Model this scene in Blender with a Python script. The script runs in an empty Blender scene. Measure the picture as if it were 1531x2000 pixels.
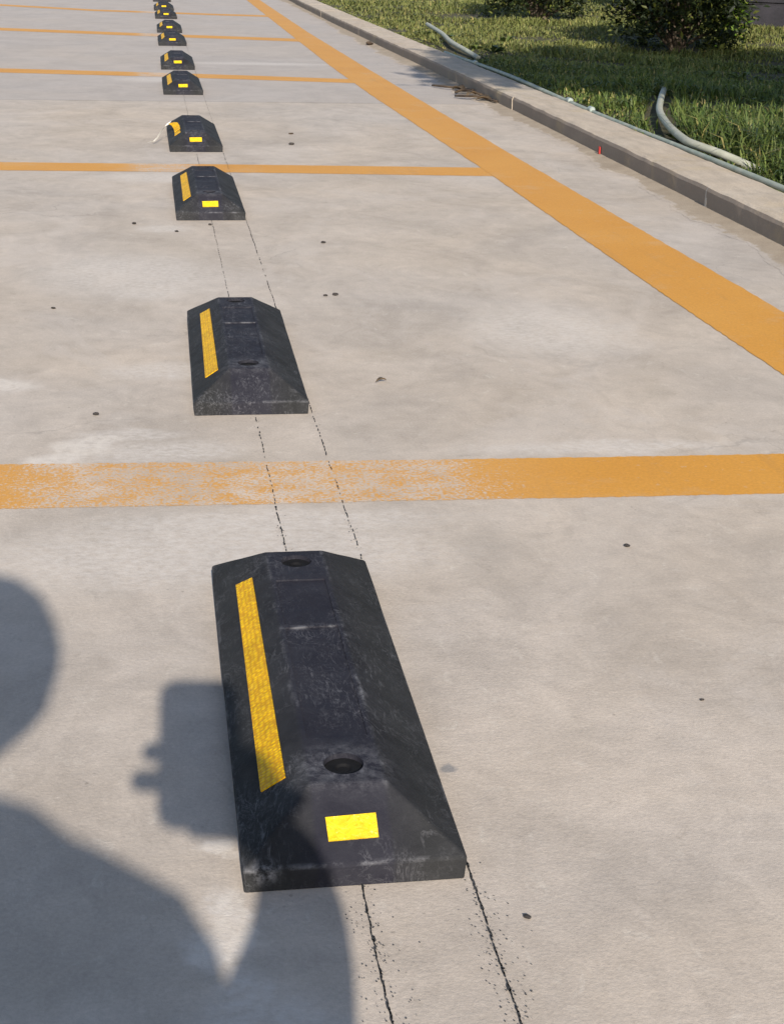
import bpy, bmesh, math, random
import numpy as np
from mathutils import Vector, Matrix

random.seed(7)
RNG = np.random.default_rng(11)
R = math.radians
SC = bpy.context.scene
COL = SC.collection

# ------------------------------------------------------------------ camera
CAM_F = Vector((0.14936, 0.92160, -0.35826))
CAM_R = Vector((0.98831, -0.15033, 0.02533))
CAM_U = Vector((0.03052, 0.35786, 0.93328))
CAM_P = Vector((0.0, 0.0, 0.5902))
cd = bpy.data.cameras.new('camera')
cam = bpy.data.objects.new('camera', cd)
COL.objects.link(cam)
M3 = Matrix((CAM_R, CAM_U, -CAM_F)).transposed()
cam.matrix_world = Matrix.Translation(CAM_P) @ M3.to_4x4()
cd.sensor_fit = 'VERTICAL'
cd.sensor_height = 36.0
cd.lens = 2944.98 / 2000 * 36.0
cd.clip_start = 0.02
cd.clip_end = 1000
SC.camera = cam

# ------------------------------------------------------------------ light
SUN_XY = (0.012, 1.89)                     # shadow offset per metre of height
sun_vec = Vector((SUN_XY[0], SUN_XY[1], -1.0)).normalized()
elev = math.asin(-sun_vec.z)
w = bpy.data.worlds.new('World')
SC.world = w
w.use_nodes = True
nt = w.node_tree
sky = nt.nodes.new('ShaderNodeTexSky')
sky.sky_type = 'NISHITA'
sky.sun_disc = False
sky.sun_elevation = elev
sky.sun_rotation = math.atan2(-sun_vec.x, -sun_vec.y)
sky.air_density = 1.0
sky.dust_density = 1.1
sky.ozone_density = 1.4
nt.links.new(sky.outputs[0], nt.nodes['Background'].inputs[0])
nt.nodes['Background'].inputs[1].default_value = 0.10
sd = bpy.data.lights.new('sun', 'SUN')
sd.energy = 4.2
sd.angle = R(0.55)
sd.color = (1.0, 0.92, 0.81)
sun = bpy.data.objects.new('sun', sd)
COL.objects.link(sun)
sun.location = (-2, -6, 6)
sun.rotation_euler = sun_vec.to_track_quat('-Z', 'Y').to_euler()
SC.view_settings.view_transform = 'Standard'
SC.view_settings.look = 'None'
SC.view_settings.gamma = 1
SC.view_settings.use_curve_mapping = False
SC.view_settings.exposure = 0.60

# ------------------------------------------------------------------ helpers
def link(o, parent=None):
    COL.objects.link(o)
    if parent is not None:
        o.parent = parent
    return o

def tag(o, label=None, cat=None, group=None, kind=None):
    if label: o['label'] = label
    if cat: o['category'] = cat
    if group: o['group'] = group
    if kind: o['kind'] = kind
    return o

def empty(name, loc=(0, 0, 0), rz=0.0, parent=None):
    o = bpy.data.objects.new(name, None)
    o.empty_display_size = 0.05
    o.location = loc
    o.rotation_euler = (0, 0, rz)
    return link(o, parent)

def obj(name, me, mat=None, parent=None, smooth=False):
    o = bpy.data.objects.new(name, me)
    if mat: 
        me.materials.clear(); me.materials.append(mat)
    if smooth:
        me.polygons.foreach_set('use_smooth', [True] * len(me.polygons))
    return link(o, parent)

def mesh_py(name, v, f):
    me = bpy.data.meshes.new(name)
    me.from_pydata([tuple(x) for x in v], [], f)
    me.update()
    return me

def bm_mesh(name, bm):
    bmesh.ops.recalc_face_normals(bm, faces=bm.faces)
    me = bpy.data.meshes.new(name)
    bm.to_mesh(me)
    bm.free()
    return me

def box_bm(bm, x0, x1, y0, y1, z0, z1):
    vs = [bm.verts.new(c) for c in ((x0,y0,z0),(x1,y0,z0),(x1,y1,z0),(x0,y1,z0),(x0,y0,z1),(x1,y0,z1),(x1,y1,z1),(x0,y1,z1))]
    for f in ((3,2,1,0),(4,5,6,7),(0,1,5,4),(1,2,6,5),(2,3,7,6),(3,0,4,7)):
        bm.faces.new([vs[i] for i in f])
    return vs

def baked(o):
    """Mesh of o with its modifiers applied."""
    dg = bpy.context.evaluated_depsgraph_get()
    dg.update()
    return bpy.data.meshes.new_from_object(o.evaluated_get(dg))

def drop(o):
    m = o.data
    bpy.data.objects.remove(o)
    if m and m.users == 0:
        bpy.data.meshes.remove(m)

def tube_mesh(name, pts, rad, n=10, caps=True):
    P = [Vector(p) for p in pts]
    v, f = [], []
    rads = rad if isinstance(rad, (list, tuple)) else [rad] * len(P)
    for i, p in enumerate(P):
        t = (P[min(i+1, len(P)-1)] - P[max(i-1, 0)]).normalized()
        a = t.cross(Vector((0, 0, 1)))
        if a.length < 1e-3: a = t.cross(Vector((0, 1, 0)))
        a.normalize(); b = a.cross(t)
        for k in range(n):
            an = 2*math.pi*k/n
            v.append(p + (a*math.cos(an) + b*math.sin(an))*rads[i])
    for i in range(len(P)-1):
        for k in range(n):
            f.append((i*n+k, i*n+(k+1) % n, (i+1)*n+(k+1) % n, (i+1)*n+k))
    if caps:
        f.append(tuple(range(n))); f.append(tuple((len(P)-1)*n+k for k in range(n)))
    bm = bmesh.new(); me = mesh_py(name, v, f); bm.from_mesh(me); bpy.data.meshes.remove(me)
    return bm_mesh(name, bm)

def spline(pts, n=8):
    P = [Vector(p) for p in pts]
    out = []
    for i in range(len(P)-1):
        p0, p1, p2, p3 = P[max(i-1,0)], P[i], P[i+1], P[min(i+2,len(P)-1)]
        for k in range(n):
            t = k/n
            out.append(0.5*((2*p1)+(p2-p0)*t+(2*p0-5*p1+4*p2-p3)*t*t+(3*p1-p0-3*p2+p3)*t**3))
    out.append(P[-1])
    return out

# ---- node helpers
class NB:
    def __init__(self, name):
        self.m = bpy.data.materials.new(name)
        self.m.use_nodes = True
        self.t = self.m.node_tree
        self.b = self.t.nodes['Principled BSDF']
        self.b.inputs['Roughness'].default_value = 0.8
    def n(self, typ, **k):
        x = self.t.nodes.new(typ)
        for a, v in k.items(): setattr(x, a, v)
        return x
    def set(self, sock, v):
        if isinstance(v, bpy.types.NodeSocket): self.t.links.new(v, sock)
        else:
            if isinstance(v, (tuple, list)) and len(v) == 3 and sock.type == 'RGBA': v = (*v, 1)
            sock.default_value = v
    def pos(self): return self.n('ShaderNodeNewGeometry').outputs['Position']
    def ocoord(self): return self.n('ShaderNodeTexCoord').outputs['Object']
    def scale(self, vec, s):
        x = self.n('ShaderNodeVectorMath', operation='MULTIPLY'); self.set(x.inputs[0], vec); x.inputs[1].default_value = s
        return x.outputs[0]
    def noise(self, vec, s, det=4, rough=0.55, dist=0.0):
        x = self.n('ShaderNodeTexNoise'); self.set(x.inputs['Vector'], vec)
        x.inputs['Scale'].default_value = s; x.inputs['Detail'].default_value = det
        x.inputs['Roughness'].default_value = rough; x.inputs['Distortion'].default_value = dist
        return x.outputs['Fac']
    def rng(self, v, a, b, c=0.0, d=1.0, smooth=False):
        x = self.n('ShaderNodeMapRange')
        if smooth: x.interpolation_type = 'SMOOTHSTEP'
        self.set(x.inputs[0], v)
        for i, q in enumerate((a, b, c, d)): self.set(x.inputs[i+1], q)
        return x.outputs[0]
    def math(self, op, a, b=0.0, clamp=False):
        x = self.n('ShaderNodeMath', operation=op); x.use_clamp = clamp
        self.set(x.inputs[0], a); self.set(x.inputs[1], b)
        return x.outputs[0]
    def mix(self, f, a, b, mode='MIX'):
        x = self.n('ShaderNodeMix', data_type='RGBA', blend_type=mode)
        self.set(x.inputs[0], f); self.set(x.inputs[6], a); self.set(x.inputs[7], b)
        return x.outputs[2]
    def sep(self, v):
        x = self.n('ShaderNodeSeparateXYZ'); self.set(x.inputs[0], v); return x.outputs
    def dist(self, v, p):
        x = self.n('ShaderNodeVectorMath', operation='DISTANCE'); self.set(x.inputs[0], v); x.inputs[1].default_value = p
        return x.outputs['Value']
    def bump(self, h, strength=0.3, d=0.002):
        x = self.n('ShaderNodeBump'); x.inputs['Strength'].default_value = strength
        x.inputs['Distance'].default_value = d; self.set(x.inputs['Height'], h)
        self.t.links.new(x.outputs[0], self.b.inputs['Normal'])
    def base(self, c, rough=None, spec=None):
        self.set(self.b.inputs['Base Color'], c)
        if rough is not None: self.set(self.b.inputs['Roughness'], rough)
        if spec is not None: self.set(self.b.inputs['Specular IOR Level'], spec)
        return self.m

def srgb(r, g, b):
    f = lambda c: (c/255/12.92) if c <= 10 else ((c/255+0.055)/1.055)**2.4
    return (f(r), f(g), f(b))

def concrete_colour(k, tint=1.0):
    p = k.pos()
    big = k.rng(k.noise(p, 1.1, 5, 0.6, 0.6), 0.32, 0.68)
    c = k.mix(big, (0.475*tint, 0.402*tint, 0.328*tint), (0.435*tint, 0.388*tint, 0.345*tint))
    mid = k.rng(k.noise(k.scale(p, (1.25, 0.95, 1)), 3.4, 6, 0.62, 1.2), 0.28, 0.72, 0.83, 1.13)
    c = k.mix(1.0, c, mid, 'MULTIPLY')
    patch = k.rng(k.noise(k.scale(p, (1.3, 0.8, 1)), 11.0, 5, 0.65, 2.0), 0.3, 0.7, 0.92, 1.07)
    c = k.mix(1.0, c, patch, 'MULTIPLY')
    streak = k.rng(k.noise(k.scale(p, (22, 30, 1)), 1.0, 5, 0.7, 1.0), 0.3, 0.7, 0.955, 1.045)
    c = k.mix(1.0, c, streak, 'MULTIPLY')
    isl = k.noise(k.scale(p, (1.15, 0.9, 1)), 2.1, 8, 0.68, 1.6)
    c = k.mix(k.rng(isl, 0.53, 0.60, 0, 0.30), c, (0.53, 0.475, 0.425))
    c = k.mix(k.rng(isl, 0.44, 0.36, 0, 0.22), c, (0.37, 0.315, 0.25))
    fleck = k.noise(k.scale(p, (1.0, 0.7, 1)), 48, 6, 0.75, 0.6)
    c = k.mix(k.rng(fleck, 0.58, 0.70, 0, 0.38), c, (0.60, 0.55, 0.48))
    c = k.mix(k.rng(fleck, 0.42, 0.29, 0, 0.32), c, (0.24, 0.205, 0.17))
    fine = k.rng(k.noise(p, 300, 4, 0.75), 0.25, 0.75, 0.86, 1.13)
    c = k.mix(1.0, c, fine, 'MULTIPLY')
    # small pits and dark specks
    vo = k.n('ShaderNodeTexVoronoi'); k.set(vo.inputs['Vector'], p); vo.inputs['Scale'].default_value = 55
    pit = k.math('MULTIPLY', k.rng(vo.outputs['Distance'], 0.05, 0.10, 1, 0), k.rng(k.noise(p, 7, 2), 0.56, 0.64))
    c = k.mix(k.math('MULTIPLY', pit, 0.45), c, (0.16, 0.14, 0.12))
    return p, c

def mat_concrete(name, tint=1.0, cool=0.0):
    k = NB(name)
    p, c = concrete_colour(k, tint)
    if cool: c = k.mix(cool, c, (0.37, 0.34, 0.325))
    # spilled cement, paint overspray and scuffed patches
    spots = [((-0.120, 1.725, 0), 0.045, 0.030), ((-0.085, 1.775, 0), 0.045, 0.040), ((-0.04, 1.81, 0), 0.08, 0.030), ((0.0, 1.74, 0), 0.12, 0.05), ((0.05, 1.42, 0), 0.30, 0.12), ((-0.05, 2.75, 0), 0.22, 0.22), ((0.62, 2.3, 0), 0.16, 0.2), ((0.04, 0.72, 0), 0.02, 0.06), ((0.05, 0.70, 0), 0.05, 0.05), ((-0.21, 2.04, 0), 0.05, 0.05),
             ((0.030, 0.895, 0), 0.020, 0.014), ((0.030, 0.825, 0), 0.014, 0.03), ((0.022, 0.775, 0), 0.02, 0.025),
             ((-0.02, 2.62, 0), 0.10, 0.10), ((0.10, 1.50, 0), 0.25, 0.05), ((0.02, 2.10, 0), 0.12, 0.06),
             ((0.55, 1.72, 0), 0.22, 0.03), ((0.02, 3.9, 0), 0.20, 0.10), ((0.03, 6.55, 0), 0.2, 0.15), ((0.5, 7.4, 0), 0.5, 0.09), ((0.02, 3.2, 0), 0.07, 0.05)]
    wob = k.n('ShaderNodeTexNoise'); k.set(wob.inputs['Vector'], p); wob.inputs['Scale'].default_value = 22; wob.inputs['Detail'].default_value = 5
    off = k.n('ShaderNodeVectorMath', operation='MULTIPLY_ADD')
    k.set(off.inputs[0], wob.outputs['Color']); off.inputs[1].default_value = (0.05, 0.05, 0); 
    ad = k.n('ShaderNodeVectorMath', operation='SUBTRACT'); k.set(ad.inputs[0], p); ad.inputs[1].default_value = (0.025, 0.025, 0)
    k.set(off.inputs[2], ad.outputs[0])
    q = off.outputs[0]
    tot = None
    for (cx, cy, cz), rx, ry in spots:
        d = k.n('ShaderNodeVectorMath', operation='SUBTRACT'); k.set(d.inputs[0], q); d.inputs[1].default_value = (cx, cy, 0)
        s = k.scale(d.outputs[0], (1/rx, 1/ry, 0))
        ln = k.n('ShaderNodeVectorMath', operation='LENGTH'); k.set(ln.inputs[0], s)
        m = k.rng(ln.outputs['Value'], 0.35, 1.15, 1, 0, True)
        tot = m if tot is None else k.math('MAXIMUM', tot, m)
    grain = k.rng(k.noise(k.scale(p, (1, 1.4, 1)), 90, 5, 0.7), 0.38, 0.62, 0.25, 1.0)
    c = k.mix(k.math('MULTIPLY', k.math('MULTIPLY', tot, grain), 0.66), c, (0.60, 0.555, 0.51))
    tot = None
    for (cx, cy), rx, ry in (((-0.125, 1.722), 0.035, 0.030), ((-0.100, 1.760), 0.040, 0.034), ((-0.075, 1.790), 0.035, 0.020), ((-0.215, 2.045), 0.045, 0.030),
                             ((0.032, 0.893), 0.015, 0.015), ((0.040, 0.878), 0.010, 0.010), ((0.038, 0.830), 0.010, 0.022), ((0.034, 0.795), 0.013, 0.020), ((0.026, 0.770), 0.016, 0.016)):
        d = k.n('ShaderNodeVectorMath', operation='SUBTRACT'); k.set(d.inputs[0], q); d.inputs[1].default_value = (cx, cy, 0)
        ln = k.n('ShaderNodeVectorMath', operation='LENGTH'); k.set(ln.inputs[0], k.scale(d.outputs[0], (1/rx, 1/ry, 0)))
        m = k.rng(ln.outputs['Value'], 0.6, 1.1, 1, 0, True)
        tot = m if tot is None else k.math('MAXIMUM', tot, m)
    gr2 = k.rng(k.noise(k.scale(p, (1, 0.6, 1)), 75, 5, 0.7), 0.36, 0.56, 0.15, 1.0)
    c = k.mix(k.math('MULTIPLY', k.math('MULTIPLY', tot, gr2), 0.58), c, (0.63, 0.575, 0.51))
    # rust-brown splash, grey round stain
    st = k.rng(k.dist(q, (0.206, 0.981, 0)), 0.006, 0.010, 0.75, 0)
    c = k.mix(st, c, (0.20, 0.20, 0.205))
    # hairline cracks
    vo = k.n('ShaderNodeTexVoronoi', feature='DISTANCE_TO_EDGE')
    wv = k.n('ShaderNodeTexNoise'); k.set(wv.inputs['Vector'], p); wv.inputs['Scale'].default_value = 2.3; wv.inputs['Detail'].default_value = 6
    wa = k.n('ShaderNodeVectorMath', operation='MULTIPLY_ADD'); k.set(wa.inputs[0], wv.outputs['Color']); wa.inputs[1].default_value = (0.8, 0.8, 0); k.set(wa.inputs[2], p)
    k.set(vo.inputs['Vector'], wa.outputs[0]); vo.inputs['Scale'].default_value = 1.3
    cr = k.math('MULTIPLY', k.rng(vo.outputs['Distance'], 0.0012, 0.004, 1, 0), k.rng(k.noise(p, 2.0, 3), 0.52, 0.62))
    c = k.mix(k.math('MULTIPLY', cr, 0.30), c, (0.2, 0.18, 0.16))
    k.base(c, 0.82, 0.3)
    h = k.math('ADD', k.noise(p, 320, 4, 0.7), k.math('MULTIPLY', k.noise(k.scale(p, (26, 44, 1)), 1.0, 6, 0.65), 1.6))
    k.bump(h, 0.28, 0.0016)
    return k.m

def mat_paint(name, centre, half, strength, soft=0.1):
    """orange road paint, rubbed off round x = centre"""
    k = NB(name)
    p, con = concrete_colour(k, 1.12)
    c = k.mix(k.rng(k.noise(p, 3.0, 5, 0.6), 0.3, 0.7), (0.56, 0.255, 0.030), (0.60, 0.290, 0.045))
    c = k.mix(1.0, c, k.rng(k.noise(p, 240, 3, 0.7), 0.25, 0.75, 0.86, 1.12), 'MULTIPLY')
    c = k.mix(k.rng(k.noise(p, 7, 7, 0.75), 0.54, 0.72, 0, 0.34), c, (0.52, 0.40, 0.27))
    c = k.mix(k.rng(k.noise(p, 70, 5, 0.7), 0.62, 0.70, 0, 0.35), c, con)
    c = k.mix(k.rng(k.noise(k.scale(p, (9, 1.2, 1)), 2.2, 6, 0.7, 0.5), 0.56, 0.72, 0, 0.22), c, (0.30, 0.17, 0.06))
    x = k.sep(p)[0]
    m = k.rng(k.math('ABSOLUTE', k.math('SUBTRACT', x, centre)), half, half+soft, 1, 0, True)
    m = k.math('MULTIPLY', m, k.rng(k.noise(k.scale(p, (1, 1.4, 1)), 20, 5, 0.65), 0.30, 0.62, 0.55, 1.0))
    g = k.noise(k.scale(p, (0.9, 1.0, 1)), 270, 3, 0.65, 0.4)
    th = k.rng(m, 0, 1, 0.80, 0.80-0.385*strength)
    worn = k.rng(k.math('SUBTRACT', g, th), -0.06, 0.07, 0, 0.88)
    haze = k.math('MULTIPLY', k.math('MULTIPLY', m, strength), 0.22)
    c = k.mix(haze, c, (0.60, 0.42, 0.24))
    c = k.mix(worn, c, con)
    k.base(c, k.rng(worn, 0, 1, 0.6, 0.85), 0.35)
    k.bump(k.math('SUBTRACT', k.noise(p, 300, 3, 0.7), k.math('MULTIPLY', worn, 0.8)), 0.25, 0.0012)
    return k.m

def mat_simple(name, c1, c2, scale, rough=0.8, bump=0.2, bscale=None, bd=0.002, obj_space=False, spec=0.4):
    k = NB(name)
    p = k.ocoord() if obj_space else k.pos()
    f = k.rng(k.noise(p, scale, 5, 0.6), 0.3, 0.7)
    k.base(k.mix(f, c1, c2), rough, spec)
    if bump: k.bump(k.noise(p, bscale or scale*6, 4, 0.7), bump, bd)
    return k.m

MAT = {}
MAT['concrete'] = mat_concrete('concrete', 1.0)
MAT['concrete_far'] = mat_concrete('concrete_far', 0.97, 0.45)
MAT['paint_near'] = mat_paint('orange_paint_near', 0.10, 0.18, 1.0, 0.24)
MAT['paint'] = mat_paint('orange_paint', 0.03, 0.05, 1.0, 0.10)
MAT['paint_strip'] = mat_paint('orange_paint_strip', -50, 0.05, 0.0)
MAT['soil'] = mat_simple('soil', (0.045, 0.040, 0.022), (0.085, 0.075, 0.035), 14, 0.95, 0.6, 60, 0.01)
MAT['chalk'] = mat_simple('chalk_black', (0.018, 0.018, 0.02), (0.05, 0.05, 0.05), 200, 0.9, 0)
MAT['sand'] = mat_simple('gutter_sand', (0.32, 0.265, 0.205), (0.40, 0.34, 0.27), 12, 0.95, 0.5, 300, 0.002)
MAT['stone_dark'] = mat_simple('dark_stone', (0.010, 0.010, 0.014), (0.030, 0.028, 0.036), 9, 0.85, 0.6, 60, 0.006)
MAT['bark'] = mat_simple('bark', (0.06, 0.045, 0.03), (0.13, 0.10, 0.075), 16, 0.9, 0.6, 50, 0.008)
MAT['hose_pale'] = mat_simple('hose_pale', (0.31, 0.32, 0.25), (0.44, 0.43, 0.36), 26, 0.6, 0.15, 160)
MAT['hose_teal'] = mat_simple('hose_teal', (0.20, 0.25, 0.21), (0.36, 0.37, 0.31), 20, 0.6, 0.15, 160)
MAT['fitting'] = mat_simple('fitting_pale', (0.26, 0.32, 0.30), (0.34, 0.38, 0.36), 40, 0.5, 0)
MAT['red'] = mat_simple('red_tag', (0.40, 0.02, 0.015), (0.5, 0.04, 0.03), 80, 0.6, 0)
MAT['pebble'] = mat_simple('pebble_dark', (0.02, 0.018, 0.016), (0.06, 0.05, 0.045), 200, 0.9, 0.3, 500)
MAT['leaf_dry'] = mat_simple('dry_leaf', (0.09, 0.06, 0.035), (0.20, 0.145, 0.085), 90, 0.8, 0.2, 300)
MAT['twig'] = mat_simple('twig', (0.045, 0.03, 0.02), (0.10, 0.07, 0.045), 60, 0.9, 0.2)
MAT['mortar_old'] = mat_simple('mortar_old', (0.27, 0.23, 0.19), (0.36, 0.31, 0.26), 60, 0.9, 0.3, 250)
MAT['mortar'] = mat_simple('mortar', (0.40, 0.36, 0.31), (0.48, 0.44, 0.39), 60, 0.9, 0.3, 250)
MAT['white_tape'] = mat_simple('tape_backing', (0.72, 0.70, 0.64), (0.8, 0.78, 0.72), 60, 0.6, 0)
MAT['steel'] = mat_simple('plug_black', (0.006, 0.006, 0.007), (0.012, 0.012, 0.013), 120, 0.8, 0.2, spec=0.15)

def kerb_mat():
    k = NB('kerb_stone')
    p = k.pos()
    f = k.rng(k.noise(p, 2.2, 5, 0.6), 0.3, 0.7)
    c = k.mix(f, (0.44, 0.365, 0.285), (0.49, 0.42, 0.34))
    c = k.mix(1.0, c, k.rng(k.noise(k.scale(p, (30, 8, 30)), 1.0, 5, 0.65), 0.3, 0.7, 0.84, 1.12), 'MULTIPLY')
    c = k.mix(1.0, c, k.rng(k.noise(p, 180, 3, 0.7), 0.25, 0.75, 0.85, 1.12), 'MULTIPLY')
    # shade on the upright side painted in: x-facing faces get a darker brown
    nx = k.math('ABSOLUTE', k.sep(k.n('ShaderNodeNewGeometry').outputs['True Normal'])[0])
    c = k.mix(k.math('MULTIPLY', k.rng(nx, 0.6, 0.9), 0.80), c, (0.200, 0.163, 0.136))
    c = k.mix(k.rng(k.noise(p, 5.5, 5, 0.6), 0.56, 0.70, 0, 0.35), c, (0.46, 0.36, 0.20))
    k.base(c, 0.88, 0.3)
    k.bump(k.math('ADD', k.noise(p, 220, 4, 0.7), k.noise(p, 30, 4, 0.6)), 0.4, 0.003)
    return k.m
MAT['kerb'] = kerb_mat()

def rubber_mat():
    k = NB('black_rubber')
    o = k.ocoord()
    xyz = k.sep(o)
    oi = k.n('ShaderNodeObjectInfo').outputs['Random']
    shift = k.n('ShaderNodeCombineXYZ'); k.set(shift.inputs[0], k.math('MULTIPLY', oi, 13.0)); k.set(shift.inputs[2], k.math('MULTIPLY', oi, 7.0))
    pv = k.n('ShaderNodeVectorMath', operation='ADD'); k.set(pv.inputs[0], o); k.set(pv.inputs[1], shift.outputs[0]); p = pv.outputs[0]
    c = k.mix(k.rng(k.noise(p, 28, 5, 0.65), 0.3, 0.7), (0.013, 0.0130, 0.0165), (0.024, 0.0240, 0.0275))
    # polished bluish crest against browner moulded sides
    ax = k.math('ABSOLUTE', xyz[0])
    crest = k.rng(ax, 0.0235, 0.0275, 1, 0)
    c = k.mix(k.math('MULTIPLY', crest, 0.55), c, (0.017, 0.0165, 0.027))
    c = k.mix(k.math('MULTIPLY', k.rng(ax, 0.03, 0.05), 0.5), c, (0.023, 0.0238, 0.0225))
    # pale dust: swirls, ridge scuffs, rim of the bolt hole
    sw = k.rng(k.math('ABSOLUTE', k.math('SUBTRACT', k.noise(k.scale(p, (1, 0.7, 1)), 34, 5, 0.65, 2.2), 0.5)), 0.0, 0.022, 1, 0)
    sw = k.math('MULTIPLY', sw, k.rng(k.noise(p, 16, 4, 0.6), 0.46, 0.70))
    ridge = k.rng(k.math('ABSOLUTE', k.math('SUBTRACT', ax, 0.0262)), 0.0004, 0.0024, 1, 0)
    ridge = k.rng(k.math('ABSOLUTE', k.math('ADD', k.math('SUBTRACT', ax, 0.0262), k.rng(k.noise(p, 45, 4, 0.7), 0.2, 0.8, -0.003, 0.003))), 0.0003, 0.0030, 1, 0)
    ridge = k.math('MULTIPLY', ridge, k.rng(k.noise(k.scale(p, (1, 0.5, 1)), 60, 6, 0.8), 0.48, 0.66))
    ridge = k.math('MULTIPLY', ridge, k.rng(k.noise(k.scale(p, (1, 1, 1)), 13, 3, 0.6), 0.44, 0.62))
    ridge = k.math('MULTIPLY', ridge, k.rng(xyz[2], 0.044, 0.047))
    lip = k.rng(k.math('ABSOLUTE', k.math('SUBTRACT', xyz[2], 0.0170)), 0.0004, 0.002, 1, 0)
    lip = k.math('MULTIPLY', lip, k.rng(k.noise(k.scale(p, (0.6, 0.4, 1)), 60, 5, 0.75), 0.50, 0.68))
    hd = k.n('ShaderNodeVectorMath', operation='DISTANCE'); k.set(hd.inputs[0], k.scale(o, (0.75, 1, 0))); hd.inputs[1].default_value = (0, 0.072, 0)
    hole = k.math('MULTIPLY', k.math('MULTIPLY', k.rng(xyz[2], 0.030, 0.046), k.rng(hd.outputs['Value'], 0.010, 0.040, 1, 0, True)), k.rng(k.noise(p, 95, 6, 0.8), 0.42, 0.66))
    hd2 = k.dist(k.scale(o, (1, 1, 0)), (0, 0.074, 0))
    hole = k.math('MULTIPLY', hole, k.rng(hd2, 0.0138, 0.0146))
    fr = k.math('MULTIPLY', k.rng(k.math('ABSOLUTE', k.math('SUBTRACT', xyz[1], 0.297)), 0.0005, 0.004, 1, 0), k.math('MULTIPLY', crest, k.rng(k.noise(p, 60, 4, 0.7), 0.45, 0.62)))
    d = k.math('ADD', k.math('MULTIPLY', sw, 0.35), k.math('MULTIPLY', ridge, 0.75))
    d = k.math('ADD', d, k.math('MULTIPLY', lip, 0.5))
    d = k.math('ADD', d, k.math('MULTIPLY', hole, 0.42))
    d = k.math('ADD', d, k.math('MULTIPLY', fr, 0.45))
    speck = k.math('MULTIPLY', k.rng(k.noise(p, 300, 4, 0.75), 0.54, 0.70), k.rng(k.noise(p, 22, 4, 0.65), 0.46, 0.70))
    d = k.math('ADD', d, k.math('MULTIPLY', speck, 0.26))
    rub = k.math('MULTIPLY', k.rng(k.noise(k.scale(p, (1.6, 0.35, 1)), 120, 5, 0.75, 1.5), 0.54, 0.70), k.rng(k.noise(p, 11, 3, 0.6), 0.42, 0.62))
    d = k.math('ADD', d, k.math('MULTIPLY', rub, 0.40))
    scf = k.math('MULTIPLY', k.rng(k.dist(k.pos(), (0.058, 0.834, 0.016)), 0.003, 0.014, 1, 0, True), k.rng(k.noise(p, 130, 5, 0.7), 0.42, 0.62))
    d = k.math('ADD', d, k.math('MULTIPLY', scf, 0.8))
    veil = k.rng(k.noise(p, 12, 6, 0.75), 0.42, 0.72, 0.0, 0.07)
    d = k.math('ADD', d, veil, True)
    c = k.mix(k.math('MULTIPLY', d, 0.75), c, (0.27, 0.27, 0.29))
    k.base(c, k.rng(k.noise(p, 40, 4, 0.6), 0.3, 0.7, 0.70, 0.90), 0.16)
    k.bump(k.math('ADD', k.noise(p, 420, 4, 0.7), k.math('MULTIPLY', k.noise(p, 60, 4, 0.6), 1.5)), 0.35, 0.0014)
    return k.m
MAT['rubber'] = rubber_mat()

def tape_mat(name, c1, c2, cells, wrinkle):
    k = NB(name)
    o = k.ocoord()
    vo = k.n('ShaderNodeTexVoronoi'); k.set(vo.inputs['Vector'], k.scale(o, (1, 1, 0))); vo.inputs['Scale'].default_value = cells
    vo.inputs['Randomness'].default_value = 0.45
    cell = k.rng(vo.outputs['Distance'], 0.15, 0.62)
    c = k.mix(cell, c1, c2)
    c = k.mix(1.0, c, k.rng(k.noise(o, 45, 4, 0.6), 0.3, 0.7, 0.82, 1.12), 'MULTIPLY')
    c = k.mix(k.rng(k.noise(o, 60, 6, 0.75), 0.60, 0.72, 0, 0.25), c, (0.66, 0.50, 0.16))
    c = k.mix(k.rng(k.noise(o, 90, 5, 0.75), 0.60, 0.72, 0, 0.4), c, (0.16, 0.11, 0.03))
    if wrinkle > 0.5:
        c = k.mix(k.rng(k.noise(o, 140, 4, 0.65, 1.2), 0.42, 0.60, 0, 0.75), c, (0.66, 0.37, 0.008))
        c = k.mix(k.rng(k.noise(k.scale(o, (1, 1.3, 1)), 190, 4, 0.7, 0.8), 0.60, 0.68, 0, 0.6), c, (0.88, 0.80, 0.25))  # glints of the wrinkled film painted in as pale flecks
    k.base(c, 0.55, 0.18 if wrinkle < 0.5 else 0.4)
    k.bump(k.math('ADD', k.math('MULTIPLY', k.math('SUBTRACT', 1.0, cell), 1-wrinkle), k.math('MULTIPLY', k.noise(o, 110, 4, 0.6, 1.0), 3*wrinkle)), 0.5, 0.0012)
    return k.m
MAT['tape'] = tape_mat('reflective_tape', (0.92, 0.58, 0.004), (0.60, 0.29, 0.003), 290, 0.1)
MAT['reflector'] = tape_mat('reflective_square', (0.80, 0.60, 0.010), (0.74, 0.51, 0.008), 260, 1.0)

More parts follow.
